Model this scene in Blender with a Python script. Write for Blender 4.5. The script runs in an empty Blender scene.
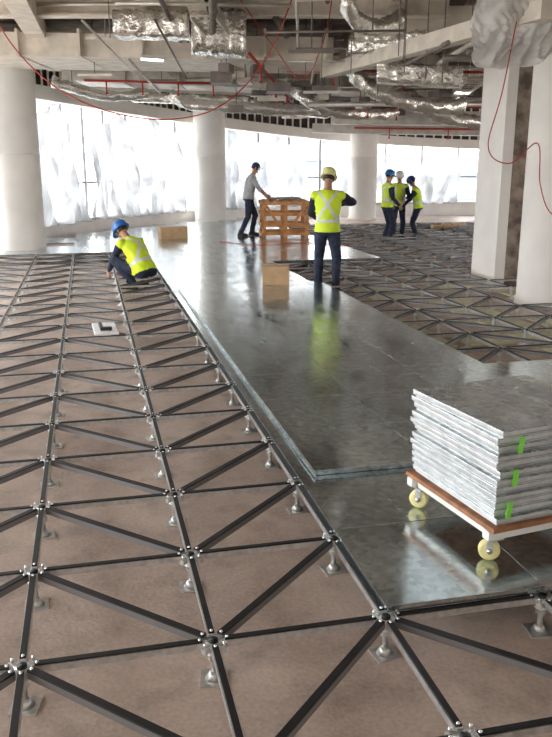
import bpy, bmesh, math, random
from mathutils import Vector, Matrix, noise
random.seed(7)
V=Vector
scene=bpy.context.scene
PSI=math.radians(13.24)
CS,SN=math.cos(PSI),math.sin(PSI)
def G(r,f,z=0.0):
    """room frame (r across, f deep) -> world"""
    return V((r*CS+f*SN,-r*SN+f*CS,z))

# ------------------------------------------------------------ materials
def newmat(name):
    m=bpy.data.materials.new(name); m.use_nodes=True
    nt=m.node_tree; b=nt.nodes['Principled BSDF']
    return m,nt,b
def mat(name,col,rough=.6,metal=0.,var=0.,vscale=5.,bump=0.,bscale=40.,col2=None,spec=None,detail=4):
    m,nt,b=newmat(name)
    b.inputs['Base Color'].default_value=(*col,1); b.inputs['Roughness'].default_value=rough
    b.inputs['Metallic'].default_value=metal
    if spec is not None: b.inputs['Specular IOR Level'].default_value=spec
    tc=nt.nodes.new('ShaderNodeTexCoord')
    if var>0 or col2:
        n=nt.nodes.new('ShaderNodeTexNoise'); n.inputs['Scale'].default_value=vscale; n.inputs['Detail'].default_value=detail
        nt.links.new(tc.outputs['Object'],n.inputs['Vector'])
        r=nt.nodes.new('ShaderNodeValToRGB')
        c2=col2 if col2 else tuple(min(1,c*(1+var)) for c in col)
        c1=col if col2 else tuple(c*(1-var) for c in col)
        r.color_ramp.elements[0].color=(*c1,1); r.color_ramp.elements[1].color=(*c2,1)
        r.color_ramp.elements[0].position=.35; r.color_ramp.elements[1].position=.65
        nt.links.new(n.outputs['Fac'],r.inputs['Fac']); nt.links.new(r.outputs['Color'],b.inputs['Base Color'])
    if bump>0:
        n=nt.nodes.new('ShaderNodeTexNoise'); n.inputs['Scale'].default_value=bscale; n.inputs['Detail'].default_value=3
        nt.links.new(tc.outputs['Object'],n.inputs['Vector'])
        bp=nt.nodes.new('ShaderNodeBump'); bp.inputs['Strength'].default_value=bump; bp.inputs['Distance'].default_value=.02
        nt.links.new(n.outputs['Fac'],bp.inputs['Height']); nt.links.new(bp.outputs['Normal'],b.inputs['Normal'])
    return m

M_white=mat('painted_plaster',(.88,.85,.80),.7,var=.04,vscale=2)
M_sill=mat('sill_board',(.82,.80,.77),.6,var=.05,vscale=3)
M_cream=mat('primed_beam',(.82,.75,.65),.6,var=.12,vscale=4)
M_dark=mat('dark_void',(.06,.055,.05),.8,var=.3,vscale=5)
M_slabc=mat('soffit_concrete',(.30,.255,.21),.85,var=.4,vscale=2.2,bump=.2)
M_frame=mat('window_aluminium',(.45,.47,.5),.4,.5)
M_black=mat('stringer_gasket',(.008,.008,.009),.5)
M_steel=mat('galvanised_steel',(.68,.68,.68),.34,.8,var=.15,vscale=30)
M_ped=mat('pedestal_zinc',(.76,.77,.76),.3,.75,var=.1,vscale=40)
M_foil=mat('duct_foil',(.90,.87,.82),.22,.8,var=.12,vscale=8,bump=1.0,bscale=14)
M_duct=mat('duct_sheet_metal',(.66,.62,.56),.4,.45,var=.15,vscale=4,bump=.2,bscale=6)
M_cond=mat('conduit_dark',(.22,.19,.17),.5,.3,var=.2,vscale=4)
M_red=mat('red_pipe_paint',(.50,.05,.03),.5)
M_orange=mat('red_cable_rubber',(.50,.06,.035),.5)
M_wood=mat('crate_wood',(.58,.27,.10),.7,var=.25,vscale=9)
M_ply=mat('plywood_board',(.34,.15,.07),.6,var=.3,vscale=12)
M_card=mat('cardboard',(.55,.36,.20),.8,var=.08,vscale=8)
M_tape=mat('packing_tape',(.62,.5,.3),.3)
M_conc=mat('raw_concrete',(.13,.10,.085),.9,vscale=5,col2=(.40,.32,.25),bump=.6,bscale=18)
M_caster=mat('caster_nylon',(.85,.76,.36),.35)
M_dollyw=mat('dolly_white_paint',(.85,.84,.79),.4)
M_green=mat('green_tape',(.25,.80,.08),.5)
M_plate=mat('white_plate',(.92,.92,.92),.4)
M_blackr=mat('black_rubber',(.02,.02,.02),.5)
M_grey=mat('bag_grey',(.25,.25,.26),.8,var=.3,vscale=14)
M_build=mat('outside_facade',(.16,.19,.23),.8,var=.1,vscale=.5)
M_glimmer=mat('insulation_glimmer',(.80,.78,.56),.7,var=.15,vscale=5)
M_lip_s=mat('panel_edge_zinc',(.82,.85,.86),.32,.6,var=.12,vscale=14)

# slab: dusty tan concrete
m,nt,b=newmat('floor_concrete'); M_floor=m
tc=nt.nodes.new('ShaderNodeTexCoord')
n1=nt.nodes.new('ShaderNodeTexNoise'); n1.inputs['Scale'].default_value=1.1; n1.inputs['Detail'].default_value=9; n1.inputs['Roughness'].default_value=.68; n1.inputs['Distortion'].default_value=.6
n2=nt.nodes.new('ShaderNodeTexNoise'); n2.inputs['Scale'].default_value=55; n2.inputs['Detail'].default_value=4
n3=nt.nodes.new('ShaderNodeTexNoise'); n3.inputs['Scale'].default_value=5; n3.inputs['Detail'].default_value=6
for n in (n1,n2,n3): nt.links.new(tc.outputs['Object'],n.inputs['Vector'])
r=nt.nodes.new('ShaderNodeValToRGB'); e=r.color_ramp.elements
e[0].position=.34; e[0].color=(.50,.39,.33,1); e[1].position=.66; e[1].color=(.80,.66,.57,1)
nt.links.new(n1.outputs['Fac'],r.inputs['Fac'])
r3=nt.nodes.new('ShaderNodeValToRGB'); r3.color_ramp.elements[0].position=.30; r3.color_ramp.elements[0].color=(.66,.66,.66,1); r3.color_ramp.elements[1].position=.5; r3.color_ramp.elements[1].color=(1,1,1,1)
nt.links.new(n3.outputs['Fac'],r3.inputs['Fac'])
m3=nt.nodes.new('ShaderNodeMixRGB'); m3.blend_type='MULTIPLY'; m3.inputs['Fac'].default_value=.8
nt.links.new(r.outputs['Color'],m3.inputs['Color1']); nt.links.new(r3.outputs['Color'],m3.inputs['Color2'])
mx=nt.nodes.new('ShaderNodeMixRGB'); mx.blend_type='OVERLAY'; mx.inputs['Fac'].default_value=.35
nt.links.new(m3.outputs['Color'],mx.inputs['Color1']); nt.links.new(n2.outputs['Fac'],mx.inputs['Color2'])
nt.links.new(mx.outputs['Color'],b.inputs['Base Color']); b.inputs['Roughness'].default_value=.5
bp=nt.nodes.new('ShaderNodeBump'); bp.inputs['Strength'].default_value=.25; bp.inputs['Distance'].default_value=.01
nt.links.new(n2.outputs['Fac'],bp.inputs['Height']); nt.links.new(bp.outputs['Normal'],b.inputs['Normal'])

# galvanised floor panels
def panelmat(name,base,rough):
    m,nt,b=newmat(name)
    tc=nt.nodes.new('ShaderNodeTexCoord')
    a=nt.nodes.new('ShaderNodeTexNoise'); a.inputs['Scale'].default_value=2.2; a.inputs['Detail'].default_value=6
    mp=nt.nodes.new('ShaderNodeMapping'); mp.inputs['Scale'].default_value=(3,.7,1)
    nt.links.new(tc.outputs['Object'],mp.inputs['Vector']); nt.links.new(mp.outputs['Vector'],a.inputs['Vector'])
    v=nt.nodes.new('ShaderNodeTexVoronoi'); v.inputs['Scale'].default_value=34
    nt.links.new(tc.outputs['Object'],v.inputs['Vector'])
    sv=nt.nodes.new('ShaderNodeSeparateColor'); nt.links.new(v.outputs['Color'],sv.inputs[0])
    r=nt.nodes.new('ShaderNodeMapRange'); r.inputs['From Min'].default_value=.3; r.inputs['From Max'].default_value=.7; r.inputs['To Min'].default_value=rough-.06; r.inputs['To Max'].default_value=rough+.10
    nt.links.new(a.outputs['Fac'],r.inputs['Value'])
    ad=nt.nodes.new('ShaderNodeMath'); ad.operation='MULTIPLY_ADD'; ad.inputs[1].default_value=.07
    nt.links.new(sv.outputs[1],ad.inputs[0]); nt.links.new(r.outputs['Result'],ad.inputs[2]); nt.links.new(ad.outputs[0],b.inputs['Roughness'])
    cr=nt.nodes.new('ShaderNodeValToRGB'); cr.color_ramp.elements[0].color=(*[c*.80 for c in base],1); cr.color_ramp.elements[1].color=(*[min(1,c*1.16) for c in base],1)
    nt.links.new(sv.outputs[0],cr.inputs['Fac'])
    sm=nt.nodes.new('ShaderNodeTexNoise'); sm.inputs['Scale'].default_value=1.4; sm.inputs['Detail'].default_value=7
    nt.links.new(tc.outputs['Object'],sm.inputs['Vector'])
    sr=nt.nodes.new('ShaderNodeValToRGB'); sr.color_ramp.elements[0].position=.32; sr.color_ramp.elements[0].color=(.84,.84,.84,1); sr.color_ramp.elements[1].position=.66; sr.color_ramp.elements[1].color=(1,1,1,1)
    nt.links.new(sm.outputs['Fac'],sr.inputs['Fac'])
    mm=nt.nodes.new('ShaderNodeMixRGB'); mm.blend_type='MULTIPLY'; mm.inputs['Fac'].default_value=.8
    nt.links.new(cr.outputs['Color'],mm.inputs['Color1']); nt.links.new(sr.outputs['Color'],mm.inputs['Color2'])
    nt.links.new(mm.outputs['Color'],b.inputs['Base Color'])
    b.inputs['Metallic'].default_value=.95
    bp=nt.nodes.new('ShaderNodeBump'); bp.inputs['Strength'].default_value=.05; bp.inputs['Distance'].default_value=.02
    nt.links.new(a.outputs['Fac'],bp.inputs['Height']); nt.links.new(bp.outputs['Normal'],b.inputs['Normal'])
    return m
M_panel=panelmat('galvanised_panel',(.58,.65,.67),.12)
M_panel_s=panelmat('galvanised_panel_stack',(.60,.65,.66),.22)

# plastic sheet
def sheetmat(name,tr,col=(.9,.92,.93),diff=.3,sc=1.2,low=.66):
    m=bpy.data.materials.new(name); m.use_nodes=True; nt=m.node_tree; nt.nodes.clear()
    o=nt.nodes.new('ShaderNodeOutputMaterial'); t=nt.nodes.new('ShaderNodeBsdfTranslucent')
    p=nt.nodes.new('ShaderNodeBsdfTransparent'); d=nt.nodes.new('ShaderNodeBsdfDiffuse'); d.inputs['Color'].default_value=(*[min(.9,c*2.2) for c in col],1)
    m1=nt.nodes.new('ShaderNodeMixShader'); m1.inputs[0].default_value=diff
    tc=nt.nodes.new('ShaderNodeTexCoord')
    n0=nt.nodes.new('ShaderNodeTexNoise'); n0.inputs['Scale'].default_value=1.6; n0.inputs['Detail'].default_value=6; n0.inputs['Distortion'].default_value=1.4
    nt.links.new(tc.outputs['Object'],n0.inputs['Vector'])
    cr=nt.nodes.new('ShaderNodeValToRGB'); cr.color_ramp.elements[0].position=.36; cr.color_ramp.elements[1].position=.56
    cr.color_ramp.elements[0].color=(*[c*low for c in col],1); cr.color_ramp.elements[1].color=(*col,1)
    nt.links.new(n0.outputs['Fac'],cr.inputs['Fac']); nt.links.new(cr.outputs['Color'],t.inputs['Color'])
    nt.links.new(t.outputs[0],m1.inputs[1]); nt.links.new(d.outputs[0],m1.inputs[2])
    m2=nt.nodes.new('ShaderNodeMixShader')
    n=nt.nodes.new('ShaderNodeTexNoise'); n.inputs['Scale'].default_value=sc; n.inputs['Detail'].default_value=5
    nt.links.new(tc.outputs['Object'],n.inputs['Vector'])
    r=nt.nodes.new('ShaderNodeMapRange'); r.inputs['From Min'].default_value=.45; r.inputs['From Max'].default_value=.68
    r.inputs['To Min'].default_value=max(0,tr-.2); r.inputs['To Max'].default_value=min(1,tr+.25)
    nt.links.new(n.outputs['Fac'],r.inputs['Value']); nt.links.new(r.outputs['Result'],m2.inputs[0])
    nt.links.new(m1.outputs[0],m2.inputs[1]); nt.links.new(p.outputs[0],m2.inputs[2]); nt.links.new(m2.outputs[0],o.inputs[0])
    return m
M_sheet=sheetmat('polythene_sheet',.03,(.315,.325,.335),.10,.8,.72)
M_sheet2=sheetmat('polythene_bunched',.0,(.90,.84,.74),.75)

# ------------------------------------------------------------ mesh builder
class MB:
    def __init__(s): s.v=[];s.f=[];s.m=[];s.s=[]
    def add(s,vs,fs,mi=0,sm=False):
        o=len(s.v); s.v+= [tuple(v) for v in vs]
        for f in fs: s.f.append([i+o for i in f]); s.m.append(mi); s.s.append(sm)
    def obox(s,c,X,Y,Z,mi=0):
        c=V(c);X=V(X);Y=V(Y);Z=V(Z)
        vs=[c+a*X+b_*Y+d*Z for d in(-1,1) for b_ in(-1,1) for a in(-1,1)]
        s.add(vs,[(0,2,3,1),(4,5,7,6),(0,1,5,4),(2,6,7,3),(0,4,6,2),(1,3,7,5)],mi)
    def box(s,c,sz,rot=0,mi=0):
        cr,sr=math.cos(rot),math.sin(rot)
        s.obox(c,(sz[0]/2*cr,sz[0]/2*sr,0),(-sz[1]/2*sr,sz[1]/2*cr,0),(0,0,sz[2]/2),mi)
    def beam(s,a,b,w,h,mi=0):
        a=V(a);b=V(b);d=(b-a)/2
        l=V((-d.y,d.x,0))
        if l.length<1e-6: l=V((1,0,0))
        l.normalize(); u=d.cross(l).normalized()
        s.obox((a+b)/2,d,l*(w/2),u*(h/2),mi)
    def loft(s,rings,mi=0,sm=True,cap=True):
        n=len(rings[0]); vs=[p for r in rings for p in r]; fs=[]
        for k in range(len(rings)-1):
            for i in range(n):
                j=(i+1)%n; fs.append((k*n+i,k*n+j,(k+1)*n+j,(k+1)*n+i))
        if cap: fs.append(tuple(range(n))[::-1]); fs.append(tuple((len(rings)-1)*n+i for i in range(n)))
        s.add(vs,fs,mi,sm)
    def cyl(s,a,b,r0,r1=None,n=12,mi=0,sm=True):
        if r1 is None:r1=r0
        a=V(a);b=V(b);d=(b-a).normalized(); x=d.orthogonal().normalized(); y=d.cross(x)
        s.loft([[p+(x*math.cos(t)+y*math.sin(t))*r for t in[2*math.pi*i/n for i in range(n)]] for p,r in((a,r0),(b,r1))],mi,sm)
    def tube(s,pts,r,n=8,mi=0,wob=0):
        pts=[V(p) for p in pts]; rings=[]; x=None
        for i,p in enumerate(pts):
            d=(pts[min(i+1,len(pts)-1)]-pts[max(i-1,0)]).normalized()
            if x is None: x=d.orthogonal().normalized()
            x=(x-d*x.dot(d)).normalized(); y=d.cross(x)
            rr=(r[i] if isinstance(r,(list,tuple)) else r)
            rr=rr*(1+wob*(1 if i%2 else -1))
            rings.append([p+(x*math.cos(t)+y*math.sin(t))*rr for t in[2*math.pi*k/n for k in range(n)]])
        s.loft(rings,mi)
    def ell(s,c,X,Y,Z,mi=0,nu=14,nv=9,v0=-90,v1=90,fn=None):
        c=V(c);X=V(X);Y=V(Y);Z=V(Z); rings=[]
        for k in range(nv+1):
            ph=math.radians(v0+(v1-v0)*k/nv); ph=max(-math.pi/2+.02,min(math.pi/2-.02,ph))
            ring=[]
            for i in range(nu):
                t=2*math.pi*i/nu; q=(math.cos(ph)*math.cos(t),math.cos(ph)*math.sin(t),math.sin(ph))
                if fn:q=fn(*q)
                ring.append(c+X*q[0]+Y*q[1]+Z*q[2])
            rings.append(ring)
        s.loft(rings,mi)
    def rc(s,a,b,r0,r1,mi=0,n=12):
        a=V(a);b=V(b)
        if (b-a).length<1e-5: b=a+V((0,0,1e-3))
        d=(b-a).normalized(); x=d.orthogonal().normalized(); y=d.cross(x); rings=[]
        for k in range(5):
            ph=-math.pi/2+.05+(math.pi/2-.05)*k/4
            rings.append((a+d*r0*math.sin(ph),r0*math.cos(ph)))
        for k in range(5):
            ph=(math.pi/2-.05)*k/4
            rings.append((b+d*r1*math.sin(ph),r1*math.cos(ph)))
        s.loft([[p+(x*math.cos(t)+y*math.sin(t))*r for t in[2*math.pi*i/n for i in range(n)]] for p,r in rings],mi)
    def mesh(s,name):
        me=bpy.data.meshes.new(name); me.from_pydata(s.v,[],s.f); 
        me.polygons.foreach_set('material_index',s.m); me.polygons.foreach_set('use_smooth',s.s)
        bm=bmesh.new(); bm.from_mesh(me); bmesh.ops.recalc_face_normals(bm,faces=bm.faces); bm.to_mesh(me); bm.free()
        return me
    def obj(s,name,mats,parent=None,bevel=0,loc=None,rot=None):
        me=s.mesh(name)
        for m in mats: me.materials.append(m)
        o=bpy.data.objects.new(name,me); scene.collection.objects.link(o)
        if parent:o.parent=parent
        if loc:o.location=loc
        if rot is not None:o.rotation_euler=(0,0,rot)
        if bevel:
            b=o.modifiers.new('bevel','BEVEL'); b.width=bevel; b.segments=2; b.limit_method='ANGLE'
        return o
def empty(name,loc=(0,0,0),rot=0):
    e=bpy.data.objects.new(name,None); e.location=loc; e.rotation_euler=(0,0,rot); scene.collection.objects.link(e); return e
def crom(P,n=8):
    out=[]
    for i in range(len(P)-1):
        p0=P[max(i-1,0)];p1=P[i];p2=P[i+1];p3=P[min(i+2,len(P)-1)]
        for k in range(n):
            t=k/n
            out.append(0.5*((2*p1)+(p2-p0)*t+(2*p0-5*p1+4*p2-p3)*t*t+(3*p1-p0-3*p2+p3)*t**3))
    out.append(P[-1]); return out

# ------------------------------------------------------------ room shell
CEIL=4.3; SILL=.45
wp=[(-6.6,-4,3.25),(-7.2,2,3.25),(-7.2,8,3.25),(-6.7,14,3.25),(-5.44,18.65,3.2),(-4.05,22.06,3.08),(-1.46,25.2,2.82),(2.59,27.95,2.50),(7.63,28.7,2.28),(11.5,27.4,2.3),(15.5,22.5,2.5),(17,15,2.8),(17,5,3.0)]
path=crom([V((a,b,c)) for a,b,c in wp],8)
pw=[(G(p.x,p.y),p.z) for p in path]
poly=[(a.x,a.y) for a,_ in pw]
def inside(x,y,marg=.0):
    c=False;n=len(poly);j=n-1
    for i in range(n):
        xi,yi=poly[i];xj,yj=poly[j]
        if ((yi>y)!=(yj>y)) and (x<(xj-xi)*(y-yi)/(yj-yi)+xi): c=not c
        j=i
    if not c: return False
    if marg:
        for i in range(n-1):
            a=V(poly[i]);b_=V(poly[i+1]);p=V((x,y));d=b_-a;t=max(0,min(1,(p-a).dot(d)/d.length_squared))
            if (a+d*t-p).length<marg:return False
    return True
def ngon(name,z0,z1,m):
    mb=MB(); n=len(poly)
    mb.loft([[V((x,y,z0)) for x,y in poly],[V((x,y,z1)) for x,y in poly]],0,False)
    return mb.obj(name,[m])
ngon('floor',-.3,0,M_floor)
ngon('ceiling',CEIL,CEIL+.3,M_slabc)
mb=MB(); mb.beam(V((poly[0][0],poly[0][1],CEIL/2)),V((poly[-1][0],poly[-1][1],CEIL/2)),.15,CEIL-.004); mb.obj('added_back_wall',[M_white])  # unseen wall added behind the camera to cut light from the rear
def inn(i,off):
    a=pw[max(i-1,0)][0];b_=pw[min(i+1,len(pw)-1)][0];d=(b_-a).normalized(); nrm=V((d.y,-d.x,0))
    return pw[i][0]+nrm*off
sill=MB();bulk=MB()
for i in range(len(pw)-1):
    for (mb,o0,o1,za,zb,mi) in ((sill,-.1,.12,(0,0),(SILL,SILL),0),(sill,-.12,.22,(SILL,SILL),(SILL+.04,SILL+.04),0),
        (bulk,-.1,.30,(pw[i][1],pw[i+1][1]),(pw[i][1]+.30,pw[i+1][1]+.30),0),
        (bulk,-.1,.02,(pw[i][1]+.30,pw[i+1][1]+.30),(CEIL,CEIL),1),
        (bulk,-.1,.34,(CEIL-.28,CEIL-.28),(CEIL-.002,CEIL-.002),0)):
        A=[inn(i,o0),inn(i+1,o0),inn(i+1,o1),inn(i,o1)]
        mb.add([V((p.x,p.y,z)) for p,z in zip(A,(za[0],za[1],za[1],za[0]))]+[V((p.x,p.y,z)) for p,z in zip(A,(zb[0],zb[1],zb[1],zb[0]))],
               [(0,1,2,3),(4,5,6,7),(0,1,5,4),(1,2,6,5),(2,3,7,6),(3,0,4,7)],mi)
    for q in (0,.5):
        pA=inn(i,.22).lerp(inn(i+1,.22),q); h=pw[i][1]*(1-q)+pw[i+1][1]*q
        bulk.box((pA.x,pA.y,(h+.3+CEIL-.28)/2),(.05,.05,CEIL-.58-h),mi=2)
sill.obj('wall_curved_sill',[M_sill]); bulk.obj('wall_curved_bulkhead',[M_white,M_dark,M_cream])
fr=MB()
for i in range(0,len(pw),2):
    p=inn(i,0); fr.box((p.x,p.y,(SILL+pw[i][1])/2),(.07,.07,pw[i][1]-SILL))
for i in range(len(pw)-1):
    a=inn(i,0);b_=inn(i+1,0)
    fr.beam((a.x,a.y,SILL+.9),(b_.x,b_.y,SILL+.9),.04,.05)
fr.obj('window_1',[M_frame])
# polythene over the windows of the end bay; unseen side bays left bare to let in extra light
sh=MB(); K=20
fine=[]
for i in range(22,77):
    for q in range(8):
        t=q/8; a=inn(i,.19).lerp(inn(i+1,.19),t); fine.append((a,pw[i][1]*(1-t)+pw[i+1][1]*t,i+t,(inn(i,1)-inn(i,0)),i))
vs=[];fs=[]
for j,(a,h,u,nr,_) in enumerate(fine):
    for k in range(K+1):
        w=k/K; top=h-.03-.30*abs(math.sin(u*1.05))**1.5; z=top+(SILL-.02-top)*w
        off=.10*math.sin(u*7+3*math.sin(w*3+u))*(.3+w)+.16*noise.noise(V((u*2,w*3,0)))+.08*math.sin((u%2-1)*w*9)+.14*w
        p=a+nr*max(-.10,off); vs.append((p.x,p.y,z))
for j in range(len(fine)-1):
    if fine[j][4]%9==8: continue
    for k in range(K):
        o=j*(K+1)+k; fs.append((o,o+1,o+K+2,o+K+1))
sh.add(vs,fs,0,True); sh.obj('window_polythene_sheet',[M_sheet])
for k,(r_,f_,w,d_,h,z0) in enumerate([(-1,60,9,8,14,-8),(14,70,12,8,9,-8),(-22,62,10,8,7,-8)]):
    mb=MB(); c=G(r_,f_); mb.box((c.x,c.y,z0+h/2),(w,d_,h),-PSI)
    for fl in range(int(h/3)):
        mb.box((*(G(r_,f_-d_/2).xy),z0+1.5+fl*3),(w*.94,.2,1.1),-PSI,1)
    mb.obj('office_building',[M_build,M_frame])

# ------------------------------------------------------------ columns
def roundcol(r_,f_,rad):
    mb=MB(); c=G(r_,f_)
    prof=[(0,rad+.02),(.10,rad+.02),(.105,rad),(2.0,rad),(2.004,rad-.004),(2.012,rad-.004),(2.016,rad),(CEIL-.12,rad),(CEIL-.11,rad+.05),(CEIL-.003,rad+.05)]
    mb.loft([[c+V((math.cos(t)*r,math.sin(t)*r,z)) for t in[2*math.pi*i/48 for i in range(48)]] for z,r in prof])
    return mb.obj('round_column',[M_white])
roundcol(-5.13,15.9,.49); roundcol(-1.94,23.75,.46); roundcol(2.87,26.6,.45); roundcol(3.70,10.45,.46)
mb=MB()
mb.box((6.42,11.25,CEIL/2-.002),(.62,.78,CEIL-.01),0,0)
mb.box((6.06,11.27,CEIL/2-.002),(.10,.84,CEIL-.012),0,1)
mb.box((6.05,10.87,CEIL/2-.002),(.17,.05,CEIL-.014),0,1)
mb.obj('square_column',[M_conc,M_white],bevel=.006)

# ------------------------------------------------------------ raised floor grid
MOD=.67; X0=.355; Y0=2.51; ZT=.17
def gx(i):return X0+MOD*i
def gy(k):return Y0+MOD*k
def covered(i,k):
    if k<0: return False
    if 1<=i<4: return True
    if i>=4 and k<5: return i<12
    if 4<=i<7 and k>=16: return True
    if i<1 and k>=19: return True
    return False
obst=[(G(-5.13,15.9),.62),(G(-1.94,23.75),.62),(G(2.87,26.6),.62),(G(3.70,10.45),.62),(V((6.37,11.22,0)),.62)]
def free(i,k):
    cx,cy=gx(i+.5),gy(k+.5)
    for dx in(-.5,.5):
        for dy in(-.5,.5):
            if not inside(cx+dx*MOD,cy+dy*MOD,.30):return False
    for p,r in obst:
        if (V((cx,cy,0))-V((p.x,p.y,0))).length<r+.15:return False
    return True
def opencell(i,k):
    return (not covered(i,k)) and free(i,k) and -3<=k<=27 and -10<=i<=17
edges=set();diag=set();nodes=set()
for i in range(-10,18):
    for k in range(-3,28):
        if opencell(i,k):
            edges|={((i,k),(i+1,k)),((i,k+1),(i+1,k+1)),((i,k),(i,k+1)),((i+1,k),(i+1,k+1))}
            if i%2==0: diag.add(((i,k),(i+1,k+1)))
            else: diag.add(((i,k+1),(i+1,k)))
            nodes|={(i,k),(i+1,k),(i,k+1),(i+1,k+1)}
st=MB()
for (a,b_),isd in [(e_,0) for e_ in sorted(edges)]+[(e_,1) for e_ in sorted(diag)]:
    A=V((gx(a[0]),gy(a[1]),0));B=V((gx(b_[0]),gy(b_[1]),0)); d=(B-A).normalized()
    A=A+d*.042;B=B-d*.042; w=.030
    st.beam(A+V((0,0,.151)),B+V((0,0,.151)),w,.026,0 if not isd else 2)
    st.beam(A+V((0,0,.1675)),B+V((0,0,.1675)),w*(.74 if not isd else .92),.007,1)
st.obj('floor_stringers',[M_steel,M_black,mat('dull_steel',(.22,.21,.21),.45,.6)])
pd=MB()
def pedestal(x,y,far):
    n=6 if far else 14
    pd.box((x,y,.003),(.10,.10,.006),random.uniform(-.2,.2))
    pd.cyl((x,y,.006),(x,y,.035),.034,.014,n)
    pd.cyl((x,y,.03),(x,y,.14),.0115,None,n)
    pd.cyl((x,y,.085),(x,y,.100),.022,None,6,sm=False)
    pd.cyl((x,y,.112),(x,y,.120),.030,None,n)
    pd.cyl((x,y,.134),(x,y,.158),.036,None,n if not far else 8)
    if not far:
        for q in range(8):
            t=q*math.pi/4; d=V((math.cos(t),math.sin(t),0))
            L=.050 
            pd.beam(V((x,y,.148))+d*.03,V((x,y,.148))+d*(L+.012),.020,.022)
            pd.cyl(V((x,y,.160))+d*.05,V((x,y,.1745))+d*.05,.006,None,6)
        pd.cyl((x,y,.158),(x,y,.168),.018,None,10,mi=1)
for (i,k) in sorted(nodes):
    pedestal(gx(i),gy(k),k>9)
pd.obj('floor_pedestals',[M_ped,M_black])
# pale insulation boards added in the open bay, imitating yellowish glimmers on the slab
ib=MB(); R2=random.Random(11)
for i in range(4,10):
    for k in range(5,13):
        if opencell(i,k) and R2.random()<.6 and not (i==4 and k in(11,12,13)):
            ib.box((gx(i+.5),gy(k+.5),.014),(.54,.54,.024),R2.uniform(-.05,.05))
ib.obj('insulation_glimmer_boards',[M_glimmer],bevel=.003)
bp_=MB(); 
for i in range(-10,14):
    for k in range(0,36):
        if covered(i,k) and free(i,k):
            cx,cy=gx(i+.5),gy(k+.5); g=MOD-.004
            tz=random.uniform(-.0004,.0004)
            bp_.box((cx,cy,ZT+.002+.016),(g-.012,g-.012,.026),0)
            bp_.box((cx,cy,ZT+.002+.031+tz),(g,g,.006),0)
bp_.obj('floor_panels',[M_panel],bevel=.0012)
PT=ZT+.036
up=MB()
for i in range(3):
    for k in range(10):
        cx=1.11+MOD*(i+.5); cy=3.81+MOD*(k+.5)
        if cy>10.4: continue
        rr=random.uniform(-.002,.002)
        up.box((cx,cy,PT+.002+.013),(MOD-.020,MOD-.020,.026),rr)
        up.box((cx,cy,PT+.002+.029),(MOD-.004,MOD-.004,.006),rr)
up.obj('loose_floor_panels',[M_panel],bevel=.0015)

# ------------------------------------------------------------ dolly with panel stack
A0=math.atan2(.10,.66)
dol=empty('panel_dolly',(1.574,2.71,PT),A0)
mb=MB(); L=.67
mb.box((L/2,L/2,.162),(.70,.70,.022),0,0)
mb.obj('deck_board',[M_ply],dol,.003)
mb=MB()
for y_ in (.03,L-.03): mb.beam((-.02,y_,.13),(L+.02,y_,.13),.045,.042)
for x_ in (.03,L-.03): mb.beam((x_,.06,.13),(x_,L-.06,.13),.045,.040)
mb.obj('frame',[M_dollyw],dol,.003)
for n_,(x_,y_) in enumerate([(.03,.04),(L-.04,.04),(.03,L-.07),(L-.04,L-.07)]):
    mb=MB(); t=[-.55,.2,-.85,-.4][n_]; d=V((math.cos(t),math.sin(t),0)); l=V((-d.y,d.x,0)); c=V((x_,y_,.049))-d*.014
    prof=[(-.015,.034),(-.012,.046),(.012,.046),(.015,.034)]
    mb.loft([[c+l*o+(d*math.cos(a)+V((0,0,1))*math.sin(a))*r for a in[2*math.pi*i/28 for i in range(28)]] for o,r in prof],0)
    mb.cyl(c-l*.028,c+l*.028,.012,None,12,1)
    for s_ in(-1,1):
        mb.obox(c+l*.021*s_+V((0,0,.028)),d*.013,l*.002,V((0,0,.030)),1)
    mb.obox((x_,y_,.106),(.032,0,0),(0,.032,0),(0,0,.003),1)
    mb.obj('caster_%d'%(n_+1),[M_caster,M_steel],dol)
stk=empty('floor_panel_stack',(1.574,2.71,PT+.174),A0)
mb=MB(); N=12; hh=.0355
for k in range(N):
    ox=random.uniform(-.016,.016); oy=random.uniform(-.012,.012); rr=random.uniform(-.02,.02); z=k*hh
    mb.box((L/2+ox,L/2+oy,z+.002),(L-.02,L-.02,.004),rr,1)
    mb.box((L/2+ox,L/2+oy,z+.008),(L-.050,L-.050,.010),rr)
    mb.box((L/2+ox,L/2+oy,z+.0215),(L-.004,L-.004,.018),rr,1)
    mb.box((L/2+ox,L/2+oy,z+.0325),(L,L,.004),rr,0)
mb.obj('panels',[M_panel_s,M_lip_s],stk,.0012)
mb=MB()
for k,(x_) in ((1,.055),(2,.06),(5,.075),(6,.078),(9,.09),(10,.095)):
    mb.box((x_,-.014,k*hh+.020),(.024,.004,.036))
mb.obj('green_tape_marks',[M_green],stk)

# ------------------------------------------------------------ boxes, crate, lifter
def carton(loc,sz,rot):
    e_=empty('cardboard_box',loc,rot); mb=MB(); w,d,h=sz
    mb.box((0,0,h/2),(w,d,h)); 
    mb.box((0,-d*.26,h+.003),(w*1.0,d*.47,.005)); mb.box((0,d*.26,h+.003),(w,d*.47,.005))
    mb.obj('carton',[M_card],e_,.004)
    mb=MB(); mb.box((0,0,h+.007),(w*1.01,.05,.002)); 
    for s_ in(-1,1): mb.box((s_*(w/2+.002),0,h-.05),(.002,.05,.1))
    mb.obj('tape',[M_tape],e_)
c=G(.0,10.75); carton((c.x,c.y,PT+.002),(.36,.30,.28),-.25)
c=G(-2.3,17.7); carton((c.x,c.y,PT+.002),(.60,.42,.25),.1)
c=G(5.0,16.4); carton((c.x,c.y,.18),(.42,.34,.22),.4)
cr=empty('wooden_crate',(*G(.18,18.2).xy,PT+.002),-PSI+.1)
mb=MB(); W,D,H_=1.04,.75,.80
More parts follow.
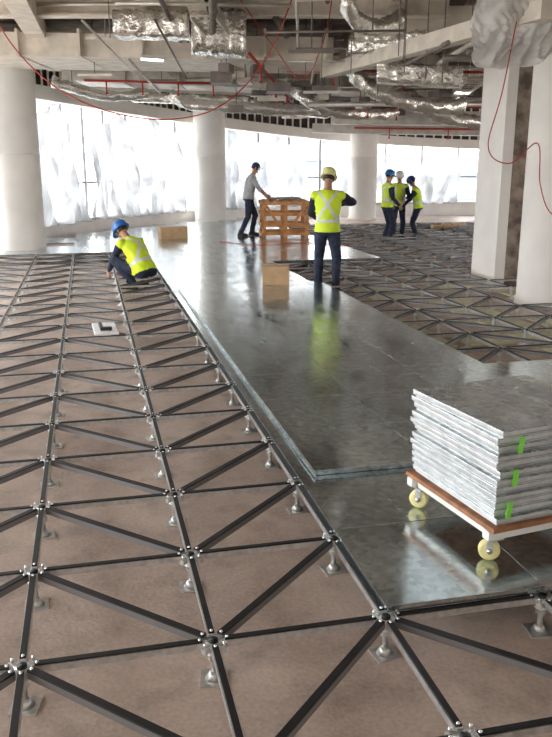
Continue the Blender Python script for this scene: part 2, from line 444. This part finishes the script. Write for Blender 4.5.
for sx in(-1,0,1):
    for sy in(-1,1):
        mb.box((sx*(W/2-.04),sy*(D/2-.03),H_/2),(.08,.05,H_))
for z in (.09,.28,.52,.76):
    for sy in(-1,1): mb.box((0,sy*(D/2+.012),z),(W+.06,.022,.08))
    for sx in(-1,1): mb.box((sx*(W/2+.012),0,z),(.022,D,.08))
for q in range(5): mb.box((-W/2+.1+q*(W-.2)/4,0,H_+.012),(.11,D+.08,.022))
for sx in (-1,1): mb.beam((sx*.04,-D/2-.03,.1),(sx*(W/2-.06),-D/2-.03,.74),.02,.06)
mb.obj('slats',[M_wood],cr,.003)
mb=MB(); mb.box((.1,0,H_+.05),(.5,.3,.05),.2); mb.box((-.2,.1,H_+.045),(.2,.3,.04),-.3)
mb.obj('tools_on_top',[M_grey],cr,.01)
su=empty('panel_lifter',(.10,8.15,.1745),.05)
mb=MB(); mb.box((0,0,.012),(.24,.56,.02),0,0); mb.obj('plate',[M_plate],su,.006)
mb=MB(); mb.beam((-.04,.15,.045),(-.04,-.15,.045),.030,.03); mb.beam((-.055,-.15,.045),(.06,-.15,.045),.05,.03)
mb.cyl((-.04,.12,.02),(-.04,.12,.04),.012,.012,8); mb.cyl((.04,-.15,.02),(.04,-.15,.04),.012,.012,8); mb.obj('handle',[M_blackr],su)

# ------------------------------------------------------------ ceiling services
def rb(name,pairs,w,h,m,bev=.004):
    mb=MB()
    for a,b_ in pairs: mb.beam(G(*a),G(*b_),w,h)
    return mb.obj(name,[m],bevel=bev)
def ibeam(name,a,b_,w,h):
    a=G(*a);b_=G(*b_);mb=MB();Z=V((0,0,1))
    mb.beam(a+Z*(h/2),b_+Z*(h/2),w,.03);mb.beam(a-Z*(h/2),b_-Z*(h/2),w,.03);mb.beam(a,b_,.03,h-.02)
    return mb.obj(name,[M_cream])
rb('ceiling_beam',[((-2.4,6.5,3.95),(-4.9,18.5,3.95))],.30,.30,M_cream)
rb('ceiling_beam',[((2.9,9.0,3.42),(.9,15.0,3.42))],.22,.20,M_cream)
rb('ceiling_beam',[((.2,9.6,3.72),(3.4,9.0,3.78))],.30,.20,M_cream)
rb('ceiling_beam',[((-5.0,20.0,3.62),(9.0,20.0,3.35))],.4,.30,M_cream)
rb('ceiling_beam',[((1.2,12.9,3.9),(4.6,12.7,3.9))],.35,.4,M_cream)
ibeam('steel_joist',(-1.0,8.5,4.05),(-1.3,22,4.05),.25,.36)
ibeam('steel_joist',(2.9,11.5,4.05),(4.2,25,4.0),.25,.36)
ibeam('steel_joist',(-6.2,12.3,4.08),(2.5,12.3,4.08),.25,.36)
mb=MB()
mb.beam(G(-5.4,14.6,3.72),G(.9,14.9,3.66),2.0,.36)
for q in range(7):
    a=-5.2+q*1.0; mb.beam(G(a,14.6,3.72),G(a+.04,14.6,3.72),2.08,.42)
mb.obj('rectangular_duct',[M_cream])
mb=MB()
mb.beam(G(-4.4,17.6,3.62),G(2.2,18.0,3.40),1.3,.30)
for q in range(6):
    a=-4.2+q*1.1; mb.beam(G(a,17.6,3.60-.03*q),G(a+.04,17.6,3.60-.03*q),1.36,.34)
mb.obj('rectangular_duct',[M_duct])
def flex(name,pts,r,m=M_foil,n=18):
    P=crom([G(*p) for p in pts],12); mb=MB(); mb.tube(P,r,n,0,.05)
    mb.v=[tuple(V(v)+V((noise.noise(V(v)*7),noise.noise(V(v)*7+V((5,0,0))),noise.noise(V(v)*7+V((0,9,0)))))*r*.35) for v in mb.v]
    return mb.obj(name,[m])
def crumple(mb,a,b_,w,h,seed=0,nseg=26):
    a=G(*a);b_=G(*b_); d=(b_-a).normalized(); l=V((-d.y,d.x,0)).normalized(); rings=[]
    for k in range(nseg+1):
        t=k/nseg; c=a.lerp(b_,t); ring=[]
        for i in range(28):
            an=2*math.pi*i/28; ca,sa=math.cos(an),math.sin(an)
            e_=.4; x=math.copysign(abs(ca)**e_,ca)*w/2; z=math.copysign(abs(sa)**e_,sa)*h/2
            nn=1+.20*noise.noise(V((k*.55+seed,i*.8,seed)))+.08*noise.noise(V((k*1.7+seed,i*1.9,seed)))
            ring.append(c+l*x*nn+V((0,0,z*nn)))
        rings.append(ring)
    mb.loft(rings)
mb=MB()
crumple(mb,(-2.25,11.9,3.72),(-1.2,11.9,3.70),.5,.34,1); crumple(mb,(-1.2,11.9,3.64),(-.45,12.0,3.60),.60,.58,4)
mb.obj('foil_wrapped_duct',[M_foil])
mb=MB(); crumple(mb,(1.6,13.2,3.22),(2.9,13.0,3.12),.5,.30,9); crumple(mb,(1.2,13.2,3.62),(2.3,12.8,3.62),.5,.30,12)
mb.obj('foil_wrapped_duct',[M_foil])
mb=MB(); crumple(mb,(-3.3,19.0,3.30),(-.6,19.2,3.22),.4,.22,15,40); crumple(mb,(-.6,19.0,3.12),(1.2,19.4,2.98),.4,.26,17,30)
mb.obj('foil_wrapped_duct',[M_foil])
flex('flexible_duct',[(1.45,15,4.2),(1.25,15,3.75),(1.55,15,3.25),(2.1,15,2.98),(2.8,15.2,2.86),(3.5,15.6,2.88)],.14)
flex('flexible_duct',[(-2.3,18,3.3),(-1.9,18,3.08),(-.83,18.1,3.02),(.55,18.4,2.98),(1.4,19,3.2)],.12)
flex('flexible_duct',[(.9,11,4.1),(1.0,11.2,3.72),(1.35,11.5,3.62),(1.7,11.8,3.8),(1.7,12.5,4.1)],.11)
flex('flexible_duct',[(2.6,17,3.2),(3.4,17,2.8),(4.4,17.3,2.65),(5.6,18,2.72)],.14)
flex('flexible_duct',[(.3,17,3.35),(.9,17,2.95),(1.8,17.3,2.82),(2.6,18,2.9)],.12)
flex('flexible_duct',[(-4.6,17,3.45),(-3.6,17.4,3.2),(-2.8,18,3.3)],.11)
rb('rectangular_duct',[((1.4,20.5,2.92),(9.5,19.5,2.80))],.6,.32,M_duct)
rb('rectangular_duct',[((1.0,22.5,2.75),(8.5,22.0,2.60))],.5,.24,M_duct)
rb('rectangular_duct',[((4.6,13.2,3.5),(5.2,18.0,3.4))],.8,.45,M_duct)
rb('cable_tray',[((2.0,14.0,3.35),(2.4,23.0,3.0))],.3,.05,M_duct)
mb=MB()
for (a,b_) in (((-.9,10.5,3.60),(-.2,20,3.42)),((3.4,14,3.2),(4.2,24,2.95))):
    A=G(*a);B=G(*b_);d=(B-A);l=V((-d.y,d.x,0)).normalized()*.16
    mb.beam(A+l,B+l,.02,.07);mb.beam(A-l,B-l,.02,.07)
    for q in range(int(d.length/.3)): p=A+d*(q*.3/d.length); mb.beam(p-l,p+l,.03,.015)
mb.obj('cable_ladder',[M_duct])
pm=MB(); pr=MB(); cl=MB()
R=random.Random(3)
for q in range(44):
    f_=R.uniform(10.5,23); a=R.uniform(-3.6,3.6); ln=R.uniform(1.5,4.2); z=R.uniform(2.95,4.05) if a>-1 else R.uniform(3.42,4.05)
    if f_<13: ln=min(ln,3.3-a); 
    if ln<.5: continue
    pm.cyl(G(a,f_,z),G(a+ln,f_+R.uniform(-.3,.3),z),R.choice((.015,.025,.03,.045)),n=8,mi=R.choice((0,0,1)))
for q in range(24):
    f_=R.uniform(9,14); a=R.uniform(-2.5,3.0); z=R.uniform(3.3,4.1)
    pm.cyl(G(a,f_,z),G(a+R.uniform(-.6,.6),f_+R.uniform(4,8),z),R.choice((.015,.02,.035,.05)),n=8,mi=R.choice((0,1)))
for q in range(170):
    f_=R.uniform(9,25); a=R.uniform(-5,9); 
    if a<-3.5-(0 if f_<17 else -1.8) or (a>2.8 and f_<13): continue
    z=R.uniform(2.9,3.9) if a>0 else R.uniform(3.3,3.9)
    cl.cyl(G(a,f_,z),G(a,f_,CEIL-.002),.008,n=5,mi=2)
    if q%3==0: cl.beam(G(a-.3,f_,z),G(a+.3,f_,z),.04,.04,R.choice((0,2)))
for q in range(60):
    f_=R.uniform(13.3,24);a=R.uniform(-1,7.5); z=R.uniform(2.85,3.6)
    cl.box(G(a,f_,z),(R.uniform(.15,.6),R.uniform(.2,.6),R.uniform(.06,.2)),R.uniform(-.4,.2),R.choice((0,1,2,2)))
    cl.cyl(G(a,f_,z),G(a,f_,CEIL-.002),.008,n=5,mi=2)
pm.obj('conduit_pipes',[M_duct,M_cond]); cl.obj('service_hangers',[M_duct,M_cream,M_cond])
for (a,b_) in [((.2,15.6,3.5),(6.0,15.0,3.4)),((1.0,17,3.0),(7,17.4,2.92)),((-.4,12.5,3.42),(.6,22,3.2)),((2.2,13.5,3.5),(2.9,20,3.0)),((-3.8,16.5,3.42),(-1,17,3.4)),((2.0,21,2.70),(8,20.8,2.62))]:
    pr.cyl(G(*a),G(*b_),.024,n=8); d=G(*b_)-G(*a)
    for t in(.15,.4,.65,.9):
        p=G(*a)+d*t; pr.cyl(p,p+V((0,0,-.22)),.016,n=7); pr.cyl(p+V((0,0,-.25)),p+V((0,0,-.22)),.035,.02,n=8)
pr.obj('sprinkler_pipes',[M_red])
def cable(name,pts,r=.011,m=M_orange):
    mb=MB(); mb.tube(crom([G(*p) for p in pts],10),r,7); mb.obj(name,[m])
cable('hanging_red_cable',[(-3.8,11.2,4.2),(-3.6,11.2,3.5),(-3.0,11.2,2.85),(-2.2,11.2,2.50),(-1.4,11.2,2.42),(-.7,11.2,2.62),(-.1,11.2,3.24),(.31,11.3,4.2)],.009)
cable('hanging_red_cable',[(-.6,12.0,4.2),(.0,12.0,3.4),(.4,12,3.0),(.7,12,3.6),(.8,12,4.2)],.008)
cable('hanging_red_cable',[(2.75,9.3,4.2),(2.55,9.3,2.7),(2.42,9.3,2.02),(2.68,9.3,1.84),(2.98,9.3,2.06),(3.05,9.3,1.6),(3.2,9.25,1.27),(3.5,9.2,1.3),(3.6,9.2,2.2),(3.6,9.2,4.2)],.007)
m,nt,b=newmat('lamp_tube'); M_lamp=m; b.inputs['Emission Color'].default_value=(1,.97,.9,1); b.inputs['Emission Strength'].default_value=6
for (a,f_,z) in ((-1.95,13.2,3.42),(3.6,16,3.15),(1.0,21,3.1)):
    e_=empty('batten_luminaire',G(a,f_,z),-PSI+.5)
    mb=MB(); mb.box((0,0,.03),(.40,.09,.05)); mb.cyl((-.15,0,.05),(-.15,0,CEIL-z-.005),.006,n=5); mb.cyl((.15,0,.05),(.15,0,CEIL-z-.005),.006,n=5); mb.obj('housing',[M_dollyw],e_)
    mb=MB(); mb.cyl((-.18,0,-.012),(.18,0,-.012),.016,n=10); mb.obj('tube',[M_lamp],e_)
# bunched polythene round the beam at right
mb=MB(); vs=[];fs=[]; NU,NV=150,40
for i in range(NU+1):
    u=i/NU
    for k in range(NV+1):
        w=k/NV; a=2.15+2.6*u; z=3.62-(.62+.16*math.sin(u*9)+.10*noise.noise(V((u*8,0,0))))*w
        rid=abs(noise.noise(V((u*16+w*3,w*1.5,2))))
        f_=9.0+.30*rid*(.25+w)+.09*abs(noise.noise(V((u*30-w*8,w*7,5))))+.25*math.sin(w*2.6)
        vs.append(G(a+.05*noise.noise(V((u*9,w*5,8))),f_,z))
for i in range(NU):
    for k in range(NV): o=i*(NV+1)+k; fs.append((o,o+1,o+NV+2,o+NV+1))
mb.add(vs,fs,0,True); mb.obj('polythene_drape',[M_sheet2])

# ------------------------------------------------------------ people
M_navy=mat('navy_cloth',(.018,.024,.05),.85,var=.3,vscale=12,bump=.35,bscale=22)
M_jean=mat('denim',(.030,.040,.075),.85,var=.35,vscale=14,bump=.35,bscale=20)
M_tee=mat('grey_tshirt',(.46,.46,.48),.85,var=.12,vscale=10,bump=.3,bscale=18)
M_skin=mat('skin',(.46,.25,.16),.55)
M_hair=mat('dark_hair',(.02,.015,.012),.6)
M_boot=mat('work_boot',(.045,.03,.02),.6)
M_eye=mat('eye_white',(.8,.8,.78),.3); M_lip=mat('lips',(.35,.13,.10),.5)
def helm(n,c): return mat(n,c,.3)
H_blue=helm('helmet_blue',(.02,.15,.50)); H_white=helm('helmet_white',(.85,.85,.80)); H_yel=helm('helmet_cream',(.86,.83,.36)); H_navy=helm('helmet_navy',(.02,.04,.16))
m,nt,b=newmat('hi_vis_vest'); M_vest=m
at=nt.nodes.new('ShaderNodeAttribute'); at.attribute_name='body'; sp=nt.nodes.new('ShaderNodeSeparateXYZ'); nt.links.new(at.outputs['Vector'],sp.inputs[0])
def mth(op,a,b_=None,c=None):
    n=nt.nodes.new('ShaderNodeMath'); n.operation=op
    for i,x in enumerate((a,b_,c)):
        if x is None: continue
        if isinstance(x,(int,float)): n.inputs[i].default_value=x
        else: nt.links.new(x,n.inputs[i])
    return n.outputs[0]
S_,F_,Hh=sp.outputs[0],sp.outputs[1],sp.outputs[2]
absS=mth('ABSOLUTE',S_)
band=mth('LESS_THAN',mth('ABSOLUTE',mth('SUBTRACT',Hh,.10)),.024)
xarm=mth('LESS_THAN',mth('ABSOLUTE',mth('SUBTRACT',absS,mth('MULTIPLY',mth('ABSOLUTE',mth('SUBTRACT',Hh,.32)),.75))),.024)
xarm=mth('MULTIPLY',xarm,mth('GREATER_THAN',Hh,.12))
vert=mth('LESS_THAN',mth('ABSOLUTE',mth('SUBTRACT',absS,.105)),.024)
back=mth('LESS_THAN',F_,0.0)
pat=mth('ADD',mth('MULTIPLY',xarm,back),mth('MULTIPLY',vert,mth('SUBTRACT',1.0,back)))
pat=mth('MINIMUM',mth('ADD',pat,band),1.0)
mix=nt.nodes.new('ShaderNodeMixRGB'); mix.inputs['Color1'].default_value=(.74,.95,.03,1); mix.inputs['Color2'].default_value=(.72,.74,.72,1)
nt.links.new(pat,mix.inputs['Fac']); nt.links.new(mix.outputs['Color'],b.inputs['Base Color']); b.inputs['Roughness'].default_value=.6
nn=nt.nodes.new('ShaderNodeTexNoise'); nn.inputs['Scale'].default_value=16; tc=nt.nodes.new('ShaderNodeTexCoord'); nt.links.new(tc.outputs['Object'],nn.inputs['Vector'])
bp=nt.nodes.new('ShaderNodeBump'); bp.inputs['Strength'].default_value=.4; bp.inputs['Distance'].default_value=.02; nt.links.new(nn.outputs['Fac'],bp.inputs['Height']); nt.links.new(bp.outputs['Normal'],b.inputs['Normal'])

def ik(a,b_,l1,l2,hint):
    a=V(a);b_=V(b_);d=b_-a;D=d.length
    if D>(l1+l2)*.995: b_=a+d.normalized()*(l1+l2)*.995; d=b_-a; D=d.length
    u=d.normalized(); x=(l1*l1-l2*l2+D*D)/(2*D); h=math.sqrt(max(0,l1*l1-x*x))
    p=V(hint); p=(p-u*p.dot(u)).normalized()
    return a+u*x+p*h,b_
def remesh(me,vox,it=3):
    o=bpy.data.objects.new('tmp',me); scene.collection.objects.link(o)
    r=o.modifiers.new('r','REMESH'); r.mode='VOXEL'; r.voxel_size=vox; r.use_smooth_shade=True
    s_=o.modifiers.new('s','SMOOTH'); s_.factor=.5; s_.iterations=it
    dg=bpy.context.evaluated_depsgraph_get(); dg.update()
    out=bpy.data.meshes.new_from_object(o.evaluated_get(dg)); 
    bpy.data.objects.remove(o); return out
def dseg(p,a,b_):
    d=b_-a; t=max(0,min(1,(p-a).dot(d)/max(d.length_squared,1e-9))); return (a+d*t-p).length
def human(name,loc,yaw,scale=1.0,pel=(0,0,.94),l0=0,l1=5,feet=None,hands=None,eh=None,kh=None,head=(0,0),helmet=H_white,torso=None,sleeve=None,fore=None,legs=None,hat='helmet',curl=.6,vox=.013,side=0.0):
    torso=torso or M_vest; sleeve=sleeve or M_navy; fore=fore or sleeve; legs=legs or M_navy
    feet=feet or ((-.11,0,.0),(.11,.03,.0)); hands=hands or ((-.26,.08,.80),(.26,.08,.80))
    eh=eh or ((-.5,-1,0),(.5,-1,0)); kh=kh or ((-.15,1,.1),(.15,1,.1))
    root=empty(name,loc,yaw); root.scale=(scale,)*3
    a0,a1=math.radians(l0),math.radians(l1)
    S0=V((0,math.sin(a0),math.cos(a0)));S1=V((side,math.sin(a1),math.cos(a1))).normalized();Lx=V((1,0,0))
    P=V(pel);Q=P+S0*.26;N=Q+S1*.27
    def spine(t): return P*(1-t)**2+Q*2*t*(1-t)+N*t*t
    def tang(t): return ((Q-P)*(1-t)+(N-Q)*t).normalized()
    mb=MB(); rings=[]
    for t,rx,ry in ((-.20,.10,.08),(-.16,.170,.128),(-.06,.186,.142),(.08,.178,.136),(.25,.168,.130),(.45,.176,.134),(.65,.194,.136),(.80,.199,.124),(.90,.165,.105),(.97,.11,.085),(1.02,.06,.055)):
        c=spine(t) if t>=0 else P+S0*t*.53; T=tang(max(0,t)); fw=Lx.cross(T)
        fw=-fw if fw.y<0 else fw
        rings.append([c+Lx*rx*math.cos(q)+fw*ry*math.sin(q) for q in[2*math.pi*i/24 for i in range(24)]])
    mb.loft(rings)
    segs=[]
    for k in range(4):
        segs.append((spine(k/4*.74),spine((k+1)/4*.74),.15,'T'))
    hp,hy=math.radians(head[0]),math.radians(head[1])
    up=V((0,math.sin(hp),math.cos(hp))); fwd=V((math.sin(hy)*math.cos(hp),math.cos(hy)*math.cos(hp),-math.sin(hp))).normalized()
    rt=fwd.cross(up).normalized(); up=rt.cross(fwd).normalized()
    HC=N+S1*.05+up*.132
    mb.rc(N-S1*.05,HC-up*.03,.058,.056); segs.append((N+S1*.01,HC,.062,'N'))
    hnd=[]
    for i,sx in enumerate((-1,1)):
        sh=N-S1*.075+Lx*sx*.185
        el,wr=ik(sh,V(hands[i]),.295,.26,eh[i])
        mb.rc(N-S1*.06+Lx*sx*.05,sh,.075,.068); mb.rc(sh,el,.068,.052); mb.rc(el,wr,.052,.038)
        segs+=[(N-S1*.06+Lx*sx*.05,sh-Lx*sx*.01,.070,'T'),(sh+(el-sh)*.14,el,.058,'S'),(el,wr,.043,'F')]
        hnd.append((wr,(wr-el).normalized(),sx))
        hip=P-S0*.04+Lx*sx*.088
        ank=V(feet[i])+V((0,0,.085)); kn,an=ik(hip,ank,.44,.42,kh[i])
        mb.rc(hip,kn,.100,.070); mb.rc(kn,kn.lerp(an,.4),.070,.066); mb.rc(kn.lerp(an,.4),an,.066,.058)
        segs+=[(hip,kn,.085,'L'),(kn,an-(an-kn)*.05,.06,'L')]
        fd=V((sx*.18,1,0)).normalized()
        base=V((an.x,an.y,an.z-.085))
        mb.rc(base+V((0,0,.046))-fd*.035,base+V((0,0,.05))+fd*.05,.044,.046)
        mb.rc(base+V((0,0,.05))+fd*.03,base+V((0,0,.036))+fd*.165,.046,.034)
        mb.rc(base+V((0,0,.05)),base+V((0,0,.12)),.048,.050)
        l=V((fd.y,-fd.x,0)); mb.obox(base+fd*.065+V((0,0,.013)),fd*.135,l*.042,V((0,0,.013)))
        segs+=[(base+V((0,0,.03))-fd*.03,base+V((0,0,.03))+fd*.16,.045,'B'),(base+V((0,0,.05)),base+V((0,0,.10)),.048,'B')]
    me=remesh(mb.mesh('b'),vox); me.name='body'
    mats=[torso,sleeve,fore,legs,M_boot,M_skin]; key={'T':0,'S':1,'F':2,'L':3,'B':4,'N':5}
    for m_ in mats: me.materials.append(m_)
    at=me.attributes.new('body','FLOAT_VECTOR','POINT'); data=[]
    for v in me.vertices:
        co=v.co
        bt=0;bd=9
        for k in range(17):
            t=k/16; d=(spine(t)-co).length
            if d<bd:bd=d;bt=t
        T=tang(bt); rel=co-spine(bt); fw=V((0,T.z,-T.y)); h=bt*.52+rel.dot(T)*(1 if bt in(0,1) else .6)
        data+=[rel.x-side*bt*.3,rel.dot(fw),h]
    at.data.foreach_set('vector',data)
    for p in me.polygons:
        c=p.center; bk=None;bd=9
        for a,b2,r,k in segs:
            d=dseg(c,a,b2)-r
            if d<bd:bd=d;bk=k
        if bk in('T','L'):
            dl=min(dseg(c,a,b2)-r for a,b2,r,k in segs if k=='L'); dt=min(dseg(c,a,b2)-r for a,b2,r,k in segs if k=='T')
            rel=c-P; hs=rel.dot(S0)
            near=abs(rel.x)<.24 and (rel-S0*hs).length<.21
            bk='L' if (hs<-.055 or not near and dl<dt) else 'T'
            if dl<dt-.06 : bk='L'
            if near and hs>-.055 and hs<.1 and dl<dt and (rel.dot(V((0,S0.z,-S0.y)))>.16): bk='L'
        p.material_index=key[bk]; p.use_smooth=True
    nm=[v.normal.copy() for v in me.vertices]
    for v,n_ in zip(me.vertices,nm):
        v.co+=n_*(.009*noise.noise(v.co*11+V((loc[0],loc[1],0)))+.004*noise.noise(v.co*26))
    o=bpy.data.objects.new('body',me); scene.collection.objects.link(o); o.parent=root
    hb=MB()
    for wr,d,sx in hnd:
        n_=V((-sx,0,0)); n_=(n_-d*n_.dot(d))
        if n_.length<.3: n_=V((0,0,-1))-d*(-d.z)
        n_.normalize(); lat=d.cross(n_).normalized()
        if lat.y<0 and abs(d.z)>.5: lat=-lat
        if lat.z<0 and abs(d.z)<=.5: lat=-lat
        for q,(o_,ln) in enumerate(((-.032,.058),(-.011,.070),(.011,.076),(.032,.068))):
            kn=wr+d*(.095-abs(o_)*.2)+lat*o_
            hb.rc(wr-d*.02+lat*o_*.55,kn,.016,.0125,n=8)
            cur=kn; ang=curl*.5
            for s_,fr_ in enumerate((.45,.32,.23)):
                dv=d*math.cos(ang)+n_*math.sin(ang); nx=cur+dv*ln*1.05*fr_
                hb.rc(cur,nx,.0100-.0008*s_,.0092-.0008*s_,n=8); cur=nx; ang+=curl*.9
        t0=wr+d*.025+lat*.030; t1=t0+(d*.6+lat*.7+n_*.3).normalized()*.038; t2=t1+(d*.9+lat*.25+n_*.4).normalized()*.032
        hb.rc(wr+d*.01+lat*.01,t0,.017,.0145,n=8); hb.rc(t0,t1,.0135,.0115,n=8); hb.rc(t1,t2,.0112,.0095,n=8)
    hm=remesh(hb.mesh('h'),.0045,1); hm.materials.append(M_skin)
    for p in hm.polygons:p.use_smooth=True
    ho=bpy.data.objects.new('hands',hm); scene.collection.objects.link(ho); ho.parent=root
    def shape(x,y,z):
        if z<0: x*=1+.26*z; y*=(1+.10*z) if y>0 else (1+.35*z)
        if y>0: y*=.93
        return x,y,z
    hb=MB()
    hb.ell(HC,rt*.076,fwd*.096,up*.118,0,24,16,fn=shape)
    hb.rc(HC+fwd*.086+up*.012,HC+fwd*.106-up*.026,.009,.014,0,8)
    hb.rc(HC+fwd*.082-up*.085,HC+fwd*.07-up*.09,.018,.02,0,8)
    for s_ in(-1,1):
        hb.ell(HC+rt*.076*s_-fwd*.005-up*.012,rt*.010,fwd*.018,up*.031,0,10,6)
        e_=HC+rt*.031*s_+fwd*.079+up*.008
        hb.ell(e_,rt*.014,fwd*.010,up*.009,1,10,6); hb.ell(e_+fwd*.008,rt*.006,fwd*.004,up*.006,2,8,5)
        hb.rc(e_+up*.022-rt*.013+fwd*.004,e_+up*.022+rt*.013+fwd*.004,.004,.004,2,6)
    hb.rc(HC+fwd*.083-up*.055-rt*.02,HC+fwd*.083-up*.055+rt*.02,.006,.006,3,8)
    hb.ell(HC-fwd*.006+up*.004,rt*.080,fwd*.098,up*.120,2,24,12,v0=-22,v1=90,fn=lambda x,y,z:(x,(min(y,.55) if z<.5 else y),z))
    hb.obj('head',[M_skin,M_eye,M_hair,M_lip],root)
    hb=MB(); C=HC+up*.030
    if hat=='helmet':
        prof=[(-.02,1.0),(.0,1.0),(.03,.985),(.06,.93),(.085,.80),(.105,.58),(.116,.30),(.119,.04)]
        rings=[[C+up*z+rt*.108*r*math.cos(q)+fwd*.130*r*math.sin(q) for q in[2*math.pi*i/28 for i in range(28)]] for z,r in prof]
        hb.loft(rings)
        rim=[(-.022,1.0),(-.026,1.0),(-.022,1.13),(-.016,1.12)]
        def vis(q): return .045*max(0,math.sin(q))**2
        rings=[[C+up*(z-.25*vis(q)*(r>1.05))+rt*.108*r*math.cos(q)+fwd*(.130*r*math.sin(q)+(vis(q) if r>1.05 else 0)) for q in[2*math.pi*i/28 for i in range(28)]] for z,r in rim]
        hb.loft(rings+[rings[0]],cap=False)
        for s_ in(-.25,0,.25):
            hb.tube([C+up*(.121-.004*abs(s_)*4-.11*abs(k/6)**2.6*1.0)+fwd*.118*(k/6)+rt*.1*s_*(1-abs(k/6)*.3) for k in range(-6,7)],.006,6)
    else:
        hb.ell(C-up*.005,rt*.086,fwd*.104,up*.098,0,24,8,v0=-2,v1=90)
        hb.ell(C+fwd*.125+up*.002,rt*.07,fwd*.065,up*.006,0,18,6)
    hb.obj('hat' if hat!='helmet' else 'hard_hat',[helmet],root)
    return root
def gl(r_,f_,z=0): p=G(r_,f_,z); return (p.x,p.y,p.z)
YA=-PSI
rad=math.radians
human('crouching_worker',gl(-1.98,11.75),YA+rad(52),1.04,pel=(0,-.02,.30),l0=28,l1=52,feet=((-.13,.10,0),(.14,.14,0)),
      hands=((-.12,.62,.22),(.16,.56,.24)),eh=((-1,-.2,.1),(1,-.2,.1)),kh=((-.35,1,.9),(.35,1,.9)),head=(42,0),helmet=H_blue,legs=M_navy)
human('standing_worker',gl(.74,11.42),YA+rad(-8),1.0,l0=0,l1=8,feet=((-.13,0,0),(.13,-.03,0)),hands=((-.12,.34,1.02),(.14,.40,1.26)),
      eh=((-1,-.2,-.8),(1,-.1,-.1)),head=(22,0),helmet=H_yel,legs=M_jean,vox=.011)
human('man_in_grey_shirt',gl(-.62,18.25,PT+.002),YA+rad(-82),.94,l0=4,l1=20,feet=((-.12,.08,0),(.12,-.22,0)),hands=((-.12,.48,.93),(.16,.42,.95)),
      eh=((-.5,-1,-.2),(.6,-1,-.2)),head=(20,0),helmet=H_navy,torso=M_tee,sleeve=M_tee,fore=M_skin,legs=M_jean,hat='cap')
human('standing_worker',gl(2.60,18.75),YA+rad(-70),.94,l0=0,l1=3,hands=((-.2,.2,.92),(.2,.22,.95)),head=(12,0),helmet=H_blue,legs=M_navy)
human('standing_worker',gl(3.00,19.6),YA+rad(175),.92,l0=0,l1=4,hands=((-.16,.3,1.1),(.24,.1,.84)),head=(12,10),helmet=H_white,legs=M_navy)
human('standing_worker',gl(3.46,19.5),YA+rad(80),.87,l0=6,l1=20,hands=((-.14,.42,.92),(.14,.42,.96)),head=(32,0),helmet=H_navy,legs=M_navy)
human('crouching_worker',gl(4.30,16.6),YA+rad(-110),1.0,pel=(0,-.02,.34),l0=20,l1=35,feet=((-.13,.10,0),(.14,.14,0)),
      hands=((-.12,.60,.22),(.16,.56,.24)),eh=((-1,-.2,.1),(1,-.2,.1)),kh=((-.35,1,.9),(.35,1,.9)),head=(35,0),helmet=H_white,legs=M_navy)
mb=MB()
for q in range(9):
    a=R.uniform(2.0,6.5); f_=R.uniform(20.2,22.5); mb.box(G(a,f_,.12),(R.uniform(.2,.6),R.uniform(.2,.5),.24),R.uniform(0,2),R.choice((0,1)))
mb.obj('stacked_site_materials',[M_grey,M_card],bevel=.02)
cable('floor_red_cable',[(-1.2,16.9,PT+.01),(-.4,16.2,PT+.01),(.6,16.6,PT+.01),(1.4,16.1,PT+.01),(1.9,16.8,PT+.01)],.006)

# ------------------------------------------------------------ light
w=bpy.data.worlds.new('sky'); scene.world=w; w.use_nodes=True; nt=w.node_tree; bg=nt.nodes['Background']
tc=nt.nodes.new('ShaderNodeTexCoord'); sx=nt.nodes.new('ShaderNodeSeparateXYZ'); nt.links.new(tc.outputs['Generated'],sx.inputs[0])
cr=nt.nodes.new('ShaderNodeValToRGB'); cr.color_ramp.elements[0].position=.46; cr.color_ramp.elements[0].color=(.42,.40,.38,1)
cr.color_ramp.elements[1].position=.54; cr.color_ramp.elements[1].color=(.97,.985,1,1)
mr=nt.nodes.new('ShaderNodeMapRange'); mr.inputs['From Min'].default_value=-1; nt.links.new(sx.outputs['Z'],mr.inputs['Value'])
nt.links.new(mr.outputs['Result'],cr.inputs['Fac']); nt.links.new(cr.outputs['Color'],bg.inputs['Color'])
bg.inputs['Strength'].default_value=9.0
scene.view_settings.view_transform='Standard'; scene.view_settings.look='None'; scene.view_settings.exposure=0.0

# ------------------------------------------------------------ camera
cam=bpy.data.cameras.new('camera'); co=bpy.data.objects.new('camera',cam); scene.collection.objects.link(co)
co.location=(0,0,1.855); co.rotation_euler=(math.radians(90-14.74),0,-PSI)
cam.sensor_fit='VERTICAL'; cam.sensor_height=36; cam.lens=785/737*36; cam.clip_start=.05; cam.clip_end=300
scene.camera=co
